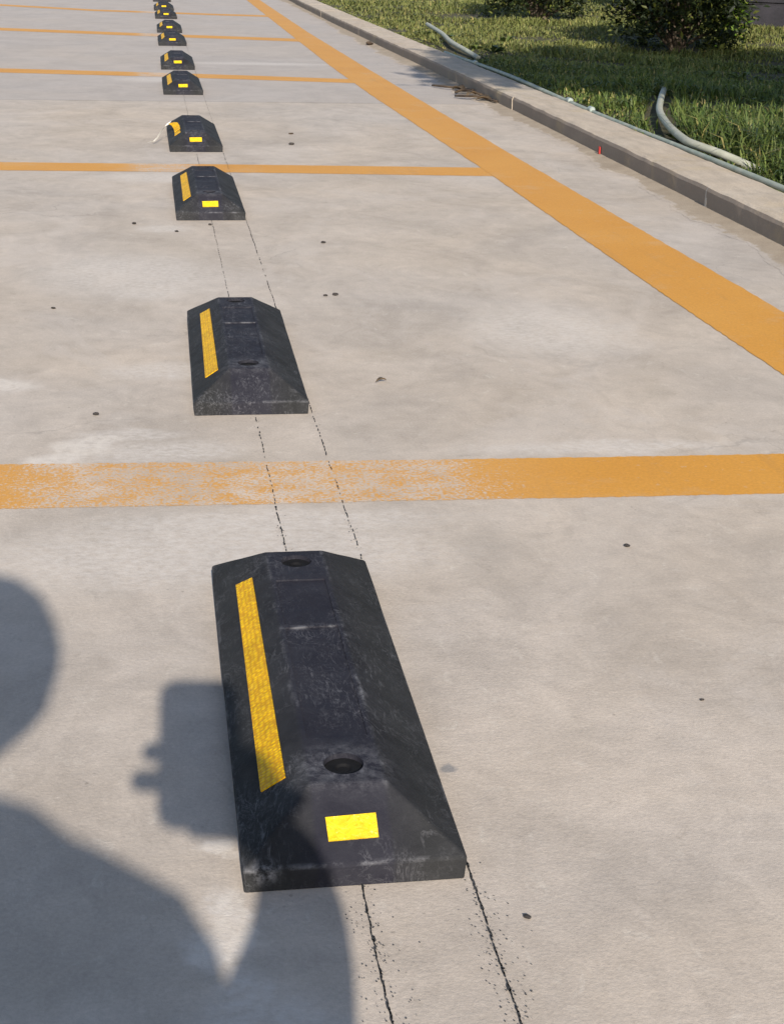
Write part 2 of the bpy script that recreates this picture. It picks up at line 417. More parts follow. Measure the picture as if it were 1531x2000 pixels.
def leaf_mat(name, lo, hi, dry):
    k = NB(name)
    a = k.n('ShaderNodeAttribute', attribute_name='tint')
    s = k.sep(a.outputs['Vector'])
    c = k.mix(s[0], lo, hi)
    c = k.mix(s[1], c, dry)
    k.base(c, 0.55, 0.35)
    k.b.inputs['Transmission Weight'].default_value = 0.0
    tr = k.n('ShaderNodeBsdfTranslucent'); k.set(tr.inputs[0], k.mix(0.4, c, hi))
    mx = k.n('ShaderNodeMixShader'); mx.inputs[0].default_value = 0.28
    k.t.links.new(k.b.outputs[0], mx.inputs[1]); k.t.links.new(tr.outputs[0], mx.inputs[2])
    k.t.links.new(mx.outputs[0], k.t.nodes['Material Output'].inputs[0])
    return k.m
MAT['grass'] = leaf_mat('grass_blades', (0.034, 0.066, 0.017), (0.165, 0.225, 0.048), (0.44, 0.36, 0.14))
MAT['shrub'] = leaf_mat('shrub_leaves', (0.007, 0.013, 0.007), (0.030, 0.046, 0.012), (0.20, 0.22, 0.04))
MAT['shrub_bright'] = leaf_mat('shrub_bright', (0.06, 0.13, 0.012), (0.16, 0.27, 0.02), (0.28, 0.30, 0.05))
MAT['treeleaf'] = leaf_mat('tree_leaves', (0.025, 0.05, 0.014), (0.085, 0.13, 0.030), (0.2, 0.19, 0.05))

# ------------------------------------------------------------------ ground and pavement
def sheet(name, poly, z, mat):
    o = obj(name, mesh_py(name, [(x, y, z) for x, y in poly], [tuple(range(len(poly)))]), mat)
    o['kind'] = 'structure'
    return o

def strip_sheet(name, left, right, z, mat, nsub=10, wob=0.0):
    """band between two polylines given as matching lists of (x, y)"""
    L = [Vector((x, y, 0)) for x, y in left]; Rr = [Vector((x, y, 0)) for x, y in right]
    def dense(P):
        out = []
        for p, q in zip(P, P[1:]):
            out += [p.lerp(q, k/nsub) for k in range(nsub)]
        return out+[P[-1]]
    a, b = dense(L), dense(Rr)
    v, f = [], []
    for i in range(len(a)):
        ja = Vector((random.uniform(-1, 1), random.uniform(-1, 1), 0))*wob
        jb = Vector((random.uniform(-1, 1), random.uniform(-1, 1), 0))*wob
        v += [(a[i].x+ja.x, a[i].y+ja.y, z), (b[i].x+jb.x, b[i].y+jb.y, z)]
        if i: f.append((2*i-2, 2*i-1, 2*i+1, 2*i))
    bm = bmesh.new(); me = mesh_py(name, v, f); bm.from_mesh(me)
    for fc in bm.faces:
        if fc.normal.z < 0: fc.normal_flip()
    bm.to_mesh(me); bm.free()
    return obj(name, me, mat)

tag(sheet('ground', [(-300, -300), (300, -300), (300, 300), (-300, 300)], -0.06, MAT['soil']), 'dark soil ground under the pavement and the lawn', 'ground')
# cast concrete bays, parted by a sawn joint
tag(sheet('concrete_pavement', [(-40, -30), (1.36, -30), (1.36, 5.70), (-40, 5.735)], 0.0, MAT['concrete']), 'pale warm concrete bay in the foreground', 'pavement')
tag(sheet('concrete_pavement', [(-40, 5.739), (1.36, 5.704), (1.36, 80), (-40, 80)], 0.0, MAT['concrete_far']), 'greyer concrete bay beyond the saw-cut joint', 'pavement')
tag(sheet('joint_bed', [(-40, 5.60), (1.36, 5.60), (1.36, 5.80), (-40, 5.80)], -0.012, MAT['sand']), 'sandy bed showing in the pavement joint', 'joint')

# lawn soil: gently uneven sheet
def lawn():
    bm = bmesh.new()
    xs = np.concatenate([[1.40, 1.445], np.linspace(1.6, 9, 38), np.linspace(12, 60, 9)])
    ys = np.concatenate([np.linspace(-30, 1, 8), np.linspace(2, 20, 73), np.linspace(25, 80, 8)])
    g = []
    for y in ys:
        row = []
        for x in xs:
            z = 0.030 + 0.012*math.sin(x*2.1+y*0.7) + 0.010*math.sin(y*1.9-x*1.3) if x > 1.5 else 0.025
            z += max(0, x-2.0)*0.006
            row.append(bm.verts.new((x, y, z)))
        g.append(row)
    for j in range(len(ys)-1):
        for i in range(len(xs)-1):
            bm.faces.new((g[j][i], g[j][i+1], g[j+1][i+1], g[j+1][i]))
    o = obj('lawn', bm_mesh('lawn', bm), MAT['soil'], None, True)
    return tag(o, 'earth bed of the lawn behind the kerb', 'lawn', None, 'structure')
lawn()
def lawn_z(x, y):
    return 0.030 + 0.012*math.sin(x*2.1+y*0.7) + 0.010*math.sin(y*1.9-x*1.3) + max(0, x-2.0)*0.006 if x > 1.5 else 0.027

# ------------------------------------------------------------------ painted lines
PZ = 0.0005
def line(name, top, bot, mat, label):
    o = strip_sheet(name, bot, top, PZ, mat, 40, 0.0013)
    return tag(o, label, 'road marking', None, 'structure')
line('painted_line', [(-2.5, 1.76), (-.187, 1.709), (.049, 1.699), (.293, 1.688), (.545, 1.68), (.761, 1.675), (.93, 1.672)],
     [(-2.5, 1.61), (-.187, 1.563), (.044, 1.555), (.271, 1.551), (.505, 1.543), (.705, 1.538), (.93, 1.532)], MAT['paint_near'],
     'wide orange bay line nearest the camera, worn to pale speckles')
line('painted_line', [(-2.5, 4.24), (-.4, 4.151), (-.134, 4.139), (.273, 4.122), (.91, 4.083)],
     [(-2.5, 4.09), (-.387, 4.008), (-.065, 3.995), (.263, 3.98), (.91, 3.93)], MAT['paint'],
     'orange bay line passing behind the third wheel stop')
line('painted_line', [(-2.5, 7.27), (-.646, 6.97), (-.031, 6.87), (.45, 6.77), (.86, 6.66)],
     [(-2.5, 7.07), (-.626, 6.77), (-.03, 6.68), (.438, 6.58), (.86, 6.48)], MAT['paint'],
     'orange bay line passing behind the fifth wheel stop')
line('painted_line', [(-2.5, 10.3), (-.891, 9.75), (-.035, 9.46), (.56, 9.29), (.88, 9.19)],
     [(-2.5, 10.05), (-.862, 9.5), (-.034, 9.22), (.543, 9.05), (.88, 8.94)], MAT['paint'],
     'thin orange bay line behind the seventh wheel stop')
line('painted_line', [(-2.5, 13.2), (-1.1, 12.6), (-.4, 12.1), (.5, 11.8), (.90, 11.72)],
     [(-2.5, 12.98), (-1.1, 12.38), (-.4, 11.88), (.5, 11.58), (.90, 11.5)], MAT['paint'],
     'farthest visible orange bay line near the top edge')
PZ = 0.0009
line('painted_line', [(1.062, -6), (1.062, 2), (1.058, 2.55), (1.041, 3.35), (1.026, 4.335), (1.008, 6.0), (.994, 7.4), (.978, 9.8), (.99, 14.3), (1.0, 40)],
     [(.905, -6), (.903, 2), (.893, 2.52), (.887, 3.226), (.880, 4.1), (.845, 6.0), (.836, 7.4), (.848, 9.8), (.87, 14.3), (.88, 40)], MAT['paint_strip'],
     'long orange edge line running along the kerb')

# ------------------------------------------------------------------ chalk lines
def chalk(x0, label, seed):
    rg = random.Random(seed)
    v, f = [], []
    def quad(cx, cy, wx, wy, a=0.0):
        i = len(v); ca, sa = math.cos(a), math.sin(a); z = 0.0012
        n = rg.choice((4, 5, 6))
        for k in range(n):
            an = 2*math.pi*k/n + 0.6; rr = rg.uniform(0.8, 1.25)
            dx, dy = math.cos(an)*wx*0.7*rr, math.sin(an)*wy*0.7*rr
            v.append((cx+dx*ca-dy*sa, cy+dx*sa+dy*ca, z))
        f.append(tuple(range(i, i+n)))
    y = 0.55
    ph = rg.uniform(0, 6)
    while y < 9.0:
        heavy = 0.62 + 0.33*math.sin(y*5.2+ph)*math.sin(y*2.3+ph*2)
        if y < 0.85: heavy = 0.97
        if y > 2.5: heavy *= 0.62
        if 1.55 < y < 1.72: heavy *= 0.6
        if rg.random() < heavy:
            wd = rg.uniform(0.0006, 0.0012)*(0.95 if y < 0.9 else 1.0)
            if rg.random() < 0.10: wd *= 1.6
            quad(x0+0.0004*math.sin(y*40)+rg.gauss(0, 0.00025), y, wd, 0.0055)
        y += 0.004
    # powder sprayed when the string was snapped
    for yc, n, s in ((0.70, 85, 0.0060), (0.755, 75, 0.007), (0.80, 60, 0.004), (1.47, 40, 0.004), (1.85, 16, 0.003), (0.62, 50, 0.005)):
        for _ in range(n):
            dx = rg.gauss(0, s) * (1 if rg.random() < 0.7 else 1.5)
            q = rg.uniform(0.00028, 0.00085)
            quad(x0+dx, yc+rg.gauss(0, 0.035), q*1.3, q, rg.uniform(0, 3))
    o = obj('chalk_line', mesh_py('chalk_line', v, f), MAT['chalk'])
    return tag(o, label, 'chalk line', None, 'structure')
chalk(0.1216, 'left of the two snapped black chalk lines', 3)
chalk(0.1960, 'right of the two snapped black chalk lines along the stop edges', 8)

# ------------------------------------------------------------------ kerb
KX = [(-30, 1.285), (2.0, 1.285), (5.6, 1.286), (6.9, 1.278), (8.8, 1.258), (10.9, 1.243), (14.4, 1.24), (60, 1.24)]
def kerb_x(y):
    for (a, xa), (b, xb) in zip(KX, KX[1:]):
        if a <= y <= b:
            t = (y-a)/(b-a); t = t*t*(3-2*t)
            return xa+(xb-xa)*t
    return 1.28
KH, KW = 0.052, 0.157
kerb = tag(empty('kerb'), 'low concrete kerb of long stones between pavement and lawn', 'kerb', None, 'structure')
ks = [-1.6, -0.6, 0.4, 1.4, 2.42, 3.43, 4.40, 5.48, 6.5, 7.5, 8.52, 9.5, 10.5, 11.52, 12.5, 13.5, 14.5, 15.5, 16.5, 17.5, 18.5, 19.5]
for i, (y0, y1) in enumerate(zip(ks, ks[1:])):
    rg = random.Random(i)
    ym, gap = (y0+y1)/2, 0.0012
    bm = bmesh.new()
    nl = 22
    rows = []
    dz, dx = .0035-.0004*i, rg.uniform(-.003, .003)
    for j in range(nl+1):
        y = y0+gap + (y1-y0-2*gap)*j/nl
        x = kerb_x(y)+dx
        jz = rg.uniform(-.0010, .0010)*(0 < j < nl) - 0.0006*(j == 0); jx = rg.uniform(-.00025, .00025)
        prof = [(0.002+jx, -0.05), (0.001+jx, 0.004+rg.uniform(0, .003)), (jx, KH-0.011), (0.0035+jx, KH-0.003+jz), (0.011, KH+jz), (KW*0.5, KH+0.001+jz), (KW-0.006, KH+jz), (KW, KH-0.006), (KW, -0.05)]
        chip = rg.uniform(.0006, .0022) if rg.random() < 0.35 else 0.0
        prof[2] = (prof[2][0]+chip*.5, prof[2][1]-chip); prof[3] = (prof[3][0]+chip*.8, prof[3][1]-chip*.8); prof[4] = (prof[4][0]+chip, prof[4][1])
        rows.append([bm.verts.new((x+px, y-ym, pz+dz)) for px, pz in prof])
    for a, b in zip(rows, rows[1:]):
        for q in range(len(a)-1):
            bm.faces.new((a[q], a[q+1], b[q+1], b[q]))
    bm.faces.new(rows[0]); bm.faces.new(list(reversed(rows[-1])))
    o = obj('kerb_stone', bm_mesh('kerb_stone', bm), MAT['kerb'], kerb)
    o.location = (0, ym, 0)
    # mortar in the joint at the near end
    bm = bmesh.new(); x = kerb_x(y0)
    pr = [(-0.001, -0.04), (-0.0015, 0.02), (-0.001, KH-0.010), (0.004, KH-0.001), (0.009, KH+0.0012), (0.017, KH+0.0006), (0.030, KH-0.002), (0.030, -0.04)]
    fresh = abs(y0-3.43) < .01
    big = 1.2 if fresh else 0.32
    if not fresh: pr = [(.004, -.04), (.004, KH-.012), (.008, KH-.002), (.014, KH+.0004), (KW*.5, KH+.0014), (KW-.008, KH+.0004), (KW-.008, -.04)]
    tw = [0.0052*big if px < .018 else 0.0016 for px, pz in pr]
    va = [bm.verts.new((x+px, -q, pz)) for (px, pz), q in zip(pr, tw)]; vb = [bm.verts.new((x+px, q, pz)) for (px, pz), q in zip(pr, tw)]
    for q in range(len(pr)-1): bm.faces.new((va[q], va[q+1], vb[q+1], vb[q]))
    bm.faces.new(va); bm.faces.new(list(reversed(vb)))
    o = obj('mortar_joint', bm_mesh('mortar_joint', bm), MAT['mortar' if fresh else 'mortar_old'], kerb); o.location = (0, y0, 0)
bm = bmesh.new(); box_bm(bm, 1.2815, 1.2850, 4.325, 4.337, 0.006, 0.026)
obj('red_paint_mark', bm_mesh('red_paint_mark', bm), MAT['red'], kerb)

# sand washed against the kerb foot
def sand_mat():
    k = NB('sand_over_concrete')
    p, con = concrete_colour(k, 1.0)
    a = k.n('ShaderNodeAttribute', attribute_name='depth').outputs['Fac']
    sc = k.mix(k.rng(k.noise(p, 14, 5, 0.6), 0.3, 0.7), (0.30, 0.245, 0.185), (0.39, 0.325, 0.25))
    sc = k.mix(1.0, sc, k.rng(k.noise(p, 350, 3, 0.7), 0.25, 0.75, 0.8, 1.15), 'MULTIPLY')
    t = k.math('ADD', k.math('MULTIPLY', a, 1.2), k.rng(k.noise(k.scale(p, (1.6, 0.8, 1)), 24, 6, 0.7), 0.25, 0.75, -0.55, 0.35))
    k.base(k.mix(k.rng(t, 0.05, 0.40, 0, 0.95, True), con, sc), 0.95, 0.2)
    k.bump(k.noise(p, 300, 4, 0.7), 0.4, 0.002)
    return k.m
def sand():
    rg = random.Random(4)
    v, f = [], []
    ys = np.arange(1.5, 17.0, 0.008)
    from mathutils import noise as mn
    for i, y in enumerate(ys):
        wd = 0.085 + 0.030*math.sin(y*0.9+.5) + 0.11*mn.fractal(Vector((y*2.3, 3.1, 0)), 0.8, 2.0, 6)*0.6
        if y > 6.5: wd *= 0.75
        x1 = kerb_x(y)+0.004
        wd = max(wd, 0.02)
        for t, z in ((1, 0.0003), (0.8, 0.0008), (0.45, 0.0020), (0.0, 0.006)):
            v.append((x1-wd*t, y, z+rg.uniform(0, .0003)))
        if i:
            b = 4*i
            for q in range(3): f.append((b-4+q, b-3+q, b+1+q, b+q))
    me = mesh_py('gutter_sand', v, f)
    at = me.attributes.new('depth', 'FLOAT', 'POINT')
    at.data.foreach_set('value', [(0.0, 0.3, 0.7, 1.0)[q % 4] for q in range(len(v))])
    o = obj('gutter_sand', me, sand_mat(), None, True)
    tag(o, 'strip of brown sand and dust washed against the kerb foot', 'sand', None, 'stuff')
sand()

# ------------------------------------------------------------------ wheel stops
SL, SW, SLIP, SH, SCW, SE = 0.5108, 0.1495, 0.0170, 0.0498, 0.0531, 0.0496
def stop_body():
    bm = bmesh.new()
    a, b = SW/2, SCW/2
    def V(x, y, z): return bm.verts.new((x, y, z))
    bb = [V(-a+.001, 0.001, 0), V(a-.001, .001, 0), V(a-.001, SL-.001, 0), V(-a+.001, SL-.001, 0)]
    lp = [V(-a, 0, SLIP), V(a, 0, SLIP), V(a, SL, SLIP), V(-a, SL, SLIP)]
    ct = [V(-b, SE, SH), V(b, SE, SH), V(b, SL-SE, SH), V(-b, SL-SE, SH)]
    bm.faces.new(list(reversed(bb)))
    for i in range(4):
        j = (i+1) % 4
        bm.faces.new((bb[i], bb[j], lp[j], lp[i]))
        bm.faces.new((lp[i], lp[j], ct[j], ct[i]))
    bm.faces.new(ct)
    ed = [e for e in bm.edges if not (e.verts[0] in bb and e.verts[1] in bb)]
    bmesh.ops.bevel(bm, geom=ed, offset=0.0017, segments=2, profile=0.5, affect='EDGES', clamp_overlap=True)
    body = obj('tmp_body', bm_mesh('stop_body', bm), MAT['rubber'])
    # cutters: two stepped bolt holes, two shallow crest pockets, slot on the right flank
    def cut(bmc, solver='EXACT'):
        c = obj('tmp_cut', bm_mesh('cut', bmc))
        m = body.modifiers.new('b', 'BOOLEAN'); m.operation = 'DIFFERENCE'; m.object = c; m.solver = solver
        me = baked(body)
        body.modifiers.clear(); old = body.data; body.data = me; bpy.data.meshes.remove(old); drop(c)
    for y0, y1 in ((0.112, 0.297), (0.303, 0.395)):
        c = bmesh.new()
        vs = box_bm(c, -b+.0045, b-.0045, y0, y1, SH-0.0014, SH+0.01)
        cut(c)
    for yc in (0.0740, SL-0.0740):
        c = bmesh.new()
        bmesh.ops.create_cone(c, cap_ends=True, segments=36, radius1=0.0132, radius2=0.0146, depth=0.052, matrix=Matrix.Translation((0, yc, SH)))
        cut(c)
    me = body.data; me = me.copy(); drop(body)
    bm = bmesh.new(); bm.from_mesh(me)
    long_e = [e for e in bm.edges if e.calc_length() > 0.03]
    bmesh.ops.subdivide_edges(bm, edges=long_e, cuts=7, use_grid_fill=True)
    bmesh.ops.triangulate(bm, faces=[f for f in bm.faces if len(f.verts) > 4])
    from mathutils import noise as mn
    for v in bm.verts:
        n = mn.noise_vector(v.co*38)*0.00025 + mn.noise_vector(v.co*11)*0.0003
        if v.co.z < 0.002: n.z = 0
        v.co += n
    bm.to_mesh(me); bm.free()
    me.materials.clear(); me.materials.append(MAT['rubber'])
    return me
BODY = stop_body()
# slope frames
def left_pt(x, y, lift=0.0):
    t = (x + SW/2)/((SW-SCW)/2)
    nz, nx = (SW-SCW)/2, -(SH-SLIP); ln = math.hypot(nx, nz)
    return Vector((x + nx/ln*lift, y, SLIP + (SH-SLIP)*t + nz/ln*lift))
def front_pt(x, y, lift=0.0):
    t = y/SE
    ny, nz = -(SH-SLIP), SE; ln = math.hypot(ny, nz)
    return Vector((x, y + ny/ln*lift, SLIP + (SH-SLIP)*t + nz/ln*lift))
def slab(name, lo, hi):
    n = len(lo); v = lo+hi
    f = [tuple(range(n, 2*n))] + [(i, (i+1) % n, n+(i+1) % n, n+i) for i in range(n)]
    return mesh_py(name, v, f)
def strip_mesh(y0=0.0765, y1=0.427):
    outl = [(-0.0570, y0), (-0.0402, y0-0.0015), (-0.0408, y1-0.003), (-0.0552, y1+0.004)]
    return slab('tape', [left_pt(x, y, -.0004) for x, y in outl], [left_pt(x, y, .0008) for x, y in outl])
STRIP = strip_mesh()
sq = [(-0.0168, 0.0142), (0.0168, 0.0150), (0.0166, 0.0296), (-0.0176, 0.0286)]
SQUARE = slab('square', [front_pt(x, y, -.0004) for x, y in sq], [front_pt(x, y, .0009) for x, y in sq])
def bolt_mesh():
    # black plug pressed into the bolt hole, a little below the crest
    v, f = [], []
    n = 28
    for r, z in ((0.0139, -0.0085), (0.0139, -0.0040), (0.0128, -0.0033), (0.0060, -0.0036), (0.0045, -0.0052)):
        for k in range(n):
            a = 2*math.pi*k/n; v.append((r*math.cos(a), r*math.sin(a), z))
    for i in range(4):
        for k in range(n): f.append((i*n+k, i*n+(k+1) % n, (i+1)*n+(k+1) % n, (i+1)*n+k))
    f.append(tuple(4*n+k for k in range(n)))
    return mesh_py('bolt_plug', v, f)
BOLT = bolt_mesh()

ORD = ['nearest black rubber wheel stop, half covered by the photographer\'s shadow',
       'second wheel stop, black rubber, without a yellow square on its front slope',
       'third black rubber wheel stop, standing against the second bay line',
       'fourth wheel stop, with its side tape peeling off and white backing curling',
       'fifth black wheel stop, just in front of the third bay line',
       'sixth black wheel stop, right behind the third bay line',
       'seventh black wheel stop, standing against the fourth bay line',
       'eighth black wheel stop, just beyond the fourth bay line',
       'ninth black wheel stop from the camera, near the top of the row',
       'tenth black wheel stop from the camera, near the top edge',
       'eleventh black wheel stop, small, cut by the top edge of the photo',
       'twelfth and last wheel stop glimpsed at the top edge']
POS = [(0.1180, 0.8355, -0.0008), (0.1169, 1.8816, -0.0082), (0.1204, 3.2906, 0.0018), (0.1217, 4.3636, 0.0049),
       (0.1215, 5.9293, 0.002), (0.1226, 7.0126, -0.003), (0.1227, 8.4655, 0.003), (0.1220, 9.53, -0.004), (0.1205, 11.0, 0.002), (0.1175, 12.09, 0.0), (0.117, 13.55, 0.004), (0.116, 14.65, -0.003)]
for i, (x, y, a) in enumerate(POS):
    t = empty('wheel_stop', (x, y, 0.0003), a)
    tag(t, ORD[i], 'wheel stop', 'rubber wheel stops in a row')
    obj('rubber_body', BODY, None, t)
    if i != 3: obj('side_tape', STRIP, MAT['tape'], t)
    else: obj('side_tape', strip_mesh(0.12, 0.172), MAT['tape'], t)
    if i != 1: obj('yellow_square', SQUARE, MAT['reflector'], t)
    if i < 6:
        for yc in (0.074, SL-0.074):
            b = obj('bolt_plug', BOLT, MAT['steel'], t); b.location = (0, yc, SH)
    if i == 3:
        # tape lifted off the flank: yellow face up, pale backing hanging to the ground
        def ribbon(pts, half, th):
            v, f = [], []
            for k, (p, n) in enumerate(pts):
                p = Vector(p); n = Vector(n)
                for s in (-1, 1):
                    v.append(p+n*half*s)
                for s in (-1, 1):
                    v.append(p+n*half*s+Vector((0, 0, th)))
                if k:
                    q = 4*k
                    f += [(q-4, q-3, q+1, q), (q-2, q+2, q+3, q-1), (q-4, q, q+2, q-2), (q-3, q-1, q+3, q+1)]
            f += [(0, 2, 3, 1), (4*len(pts)-4, 4*len(pts)-3, 4*len(pts)-1, 4*len(pts)-2)]
            return mesh_py('ribbon', v, f)
        ax = (0.55, 0.30, 0.50)
        obj('peeled_tape', ribbon([((-0.048, 0.172, 0.0375), (.8, 0, .55)), ((-0.049, 0.215, 0.042), (.8, 0, .5)), ((-0.054, 0.25, 0.047), (.8, .1, .4)), ((-0.064, 0.275, 0.047), (.8, .25, .15))], 0.0105, 0.0008), MAT['tape'], t)
        obj('tape_backing', ribbon([((-0.066, 0.278, 0.0475), (.3, .9, .3)), ((-0.079, 0.262, 0.043), (.3, .9, .25)), ((-0.092, 0.235, 0.031), (.3, .9, .1)), ((-0.106, 0.195, 0.014), (.35, .9, 0)), ((-0.118, 0.160, 0.007), (.4, .9, 0)), ((-0.130, 0.13, 0.010), (.4, .9, 0))], 0.011, 0.0008), MAT['white_tape'], t)

HOSE_A = [(2.10, 6.35, .02), (2.01, 5.95, .060), (1.765, 5.25, .072), (1.63, 4.85, .072), (1.535, 4.47, .070), (1.482, 4.18, .068), (1.480, 4.07, .066), (1.510, 3.97, .058), (1.555, 3.89, .040), (1.60, 3.83, .018)]
HOSE_B = [(1.82, 10.2, .03), (1.73, 9.80, .06), (1.635, 8.79, .068), (1.556, 8.09, .068), (1.545, 7.66, .058), (1.56, 7.4, .04)]
# ------------------------------------------------------------------ vegetation
def tinted(me, tint_face):
    a = me.attributes.new('tint', 'FLOAT_VECTOR', 'FACE')
    a.data.foreach_set('vector', np.asarray(tint_face, dtype=np.float32).ravel())

def np_mesh(name, V, faces_by_n):
    """V (n,3); faces_by_n: list of int arrays (m,k)"""
    me = bpy.data.meshes.new(name)
    me.vertices.add(len(V)); me.vertices.foreach_set('co', V.astype(np.float32).ravel())
    loops = np.concatenate([f.ravel() for f in faces_by_n])
    tot = np.concatenate([np.full(len(f), f.shape[1]) for f in faces_by_n])
    st = np.concatenate([[0], np.cumsum(tot)[:-1]])
    me.loops.add(len(loops)); me.loops.foreach_set('vertex_index', loops.astype(np.int32))
    me.polygons.add(len(tot)); me.polygons.foreach_set('loop_start', st.astype(np.int32))
    me.update(calc_edges=True); me.validate()
    return me

def patch_noise(x, y, s, seed):
    r = np.random.default_rng(seed); out = np.zeros_like(x)
    for k in range(7):
        a = r.uniform(0, 6.28); fr = s*r.uniform(0.5, 2.2); ph = r.uniform(0, 6.28)
        out += np.sin((x*np.cos(a)+y*np.sin(a))*fr+ph)
    return out/7*1.9

def grass(n=230000):
    y = 2.3 + (17.5-2.3)*RNG.random(n)**1.75
    xmax = np.minimum(0.46*y+0.75, 7.6)
    x = 1.447 + (xmax-1.447)*RNG.random(n)**1.1
    pn = patch_noise(x, y, 5.0, 2); pn2 = patch_noise(x, y, 1.6, 5)
    keep = RNG.random(n) < np.clip(0.72+0.6*pn, 0.10, 1)
    keep &= ~((np.hypot(x-2.87, y-8.36) < 0.26) | (np.hypot(x-2.78, y-11.15) < 0.28))
    # the hoses lie on the turf and press it down
    for path, rad in ((HOSE_A, 0.045), (HOSE_B, 0.04)):
        for q in spline(path, 10)[16:]:
            keep &= ~((np.hypot(x-q.x, (y-q.y)*0.8) < rad) & (RNG.random(n) < 0.93))
    x, y, pn, pn2 = x[keep], y[keep], pn[keep], pn2[keep]; n = len(x)
    edge = np.clip((x-1.447)/0.12, 0.35, 1)
    near = np.clip((6.2-y)/2.0, 0, 1)
    h = RNG.uniform(0.016, 0.044, n)*(1+0.6*pn)*(1+1.9*near*RNG.random(n)**1.6)*edge
    h = np.clip(h, 0.012, 0.14)
    wd = RNG.uniform(0.0016, 0.0032, n)*(0.8+0.06*y)
    az = RNG.uniform(0, 2*np.pi, n)
    tuft = patch_noise(x, y, 14, 9)*3
    lean_az = np.where(RNG.random(n) < 0.62, np.where(RNG.random(n) < 0.5, 1.57, -1.57)+RNG.normal(0, 0.6, n), az + tuft)
    lean = RNG.uniform(0.3, 1.9, n)*h
    z0 = np.array([lawn_z(a, b) for a, b in zip(x, y)]) - 0.004
    dx, dy = np.cos(lean_az), np.sin(lean_az)
    px, py = -dy, dx
    B = np.stack([x, y, z0], 1)
    side = np.stack([px*wd, py*wd, np.zeros(n)], 1)
    mid = B + np.stack([dx*lean*0.35, dy*lean*0.35, h*0.62], 1)
    tip = B + np.stack([dx*lean, dy*lean, h*np.clip(1.1-0.35*lean/h, .5, 1)], 1)
    V = np.stack([B-side, B+side, mid+side*0.85, mid-side*0.85, tip], 1).reshape(-1, 3)
    b = np.arange(n)*5
    q = np.stack([b, b+1, b+2, b+3], 1); t = np.stack([b+3, b+2, b+4], 1)
    me = np_mesh('grass', V, [q, t])
    bright = np.clip(RNG.normal(0.42, 0.22, n)+0.18*pn2 + 0.10*np.clip((y-7)/4, 0, 1), 0, 1)
    dry = np.where(RNG.random(n) < 0.07, RNG.uniform(0.4, 1, n), np.clip(RNG.normal(0.03, 0.07, n)+0.22*np.clip((y-5.5)/3, 0, 1), 0, .6))
    tv = np.stack([bright, dry, np.zeros(n)], 1)
    tinted(me, np.concatenate([tv, tv]))
    o = obj('lawn_grass', me, MAT['grass'])
    tag(o, 'short olive green grass growing behind the kerb', 'grass', None, 'stuff')
grass()

def weeds(n=75):
    # broad-leaved rosettes scattered in the turf
    y = RNG.uniform(3.3, 9.5, n); x = np.minimum(1.5+RNG.random(n)*(0.46*y-0.75), 4.5)
    Vs, Fs, T = [], [], []
    for cx, cy in zip(x, y):
        z = lawn_z(cx, cy); m = RNG.integers(5, 11); sz = RNG.uniform(0.03, 0.075)
        b = RNG.uniform(0.15, 0.7)
        for k in range(m):
            a = RNG.uniform(0, 6.283); L = sz*RNG.uniform(.6, 1.2); W = L*RNG.uniform(.16, .3); up = RNG.uniform(.3, .9)
            d = np.array([math.cos(a), math.sin(a), 0]); sd_ = np.array([-d[1], d[0], 0])
            o_ = np.array([cx, cy, z]); i0 = len(Vs)
            mid = o_+d*L*.5+np.array([0, 0, L*up*.7])
            Vs.extend([o_, mid-sd_*W, o_+d*L+np.array([0, 0, L*up*.6]), mid+sd_*W]); Fs.append((i0, i0+1, i0+2, i0+3)); T.append((np.clip(b+RNG.normal(0, .15), 0, 1), 0.06, 0))
    me = np_mesh('lawn_weeds', np.array(Vs), [np.array(Fs)]); tinted(me, T)
    tag(obj('lawn_weeds', me, MAT['grass']), 'broad-leaved weeds mixed into the lawn grass', 'weeds', None, 'stuff')
weeds()

def leaf_cloud(name, C, size, parent, mat, flat=0.5, out_from=None, tips=0.08):
    """one leaf = a folded pair of quads, C: (n,3) centres"""
    n = len(C)
    az = RNG.uniform(0, 2*np.pi, n); el = RNG.normal(0.15, 0.55, n)
    if out_from is not None:
        d = C-np.asarray(out_from); az = np.arctan2(d[:, 1], d[:, 0])+RNG.normal(0, 0.9, n)
    d = np.stack([np.cos(az)*np.cos(el), np.sin(az)*np.cos(el), np.sin(el)], 1)
    up = np.stack([RNG.normal(0, flat, n), RNG.normal(0, flat, n), np.ones(n)], 1)
    s = np.cross(d, up); s /= np.linalg.norm(s, axis=1, keepdims=True)+1e-9
    u = np.cross(s, d)
    L = (size*RNG.uniform(0.65, 1.3, n))[:, None]; W = L*RNG.uniform(0.32, 0.46, n)[:, None]
    a = C; m = C+d*L*0.5-u*L*0.03; t = C+d*L-u*L*0.12
    l = C+d*L*0.45+s*W*0.5+u*L*0.07; r = C+d*L*0.45-s*W*0.5+u*L*0.07
    V = np.stack([a, r, t, l, m], 1).reshape(-1, 3); b = np.arange(n)*5
    f = np.concatenate([np.stack([b, b+1, b+2, b+4], 1), np.stack([b, b+4, b+2, b+3], 1)])
    me = np_mesh(name, V, [f])
    tv = np.stack([np.clip(RNG.normal(.5, .28, n), 0, 1), np.where(RNG.random(n) < tips, RNG.uniform(.3, .9, n), 0.0), np.zeros(n)], 1)
    tinted(me, np.concatenate([tv, tv]))
    return obj(name, me, mat, parent)

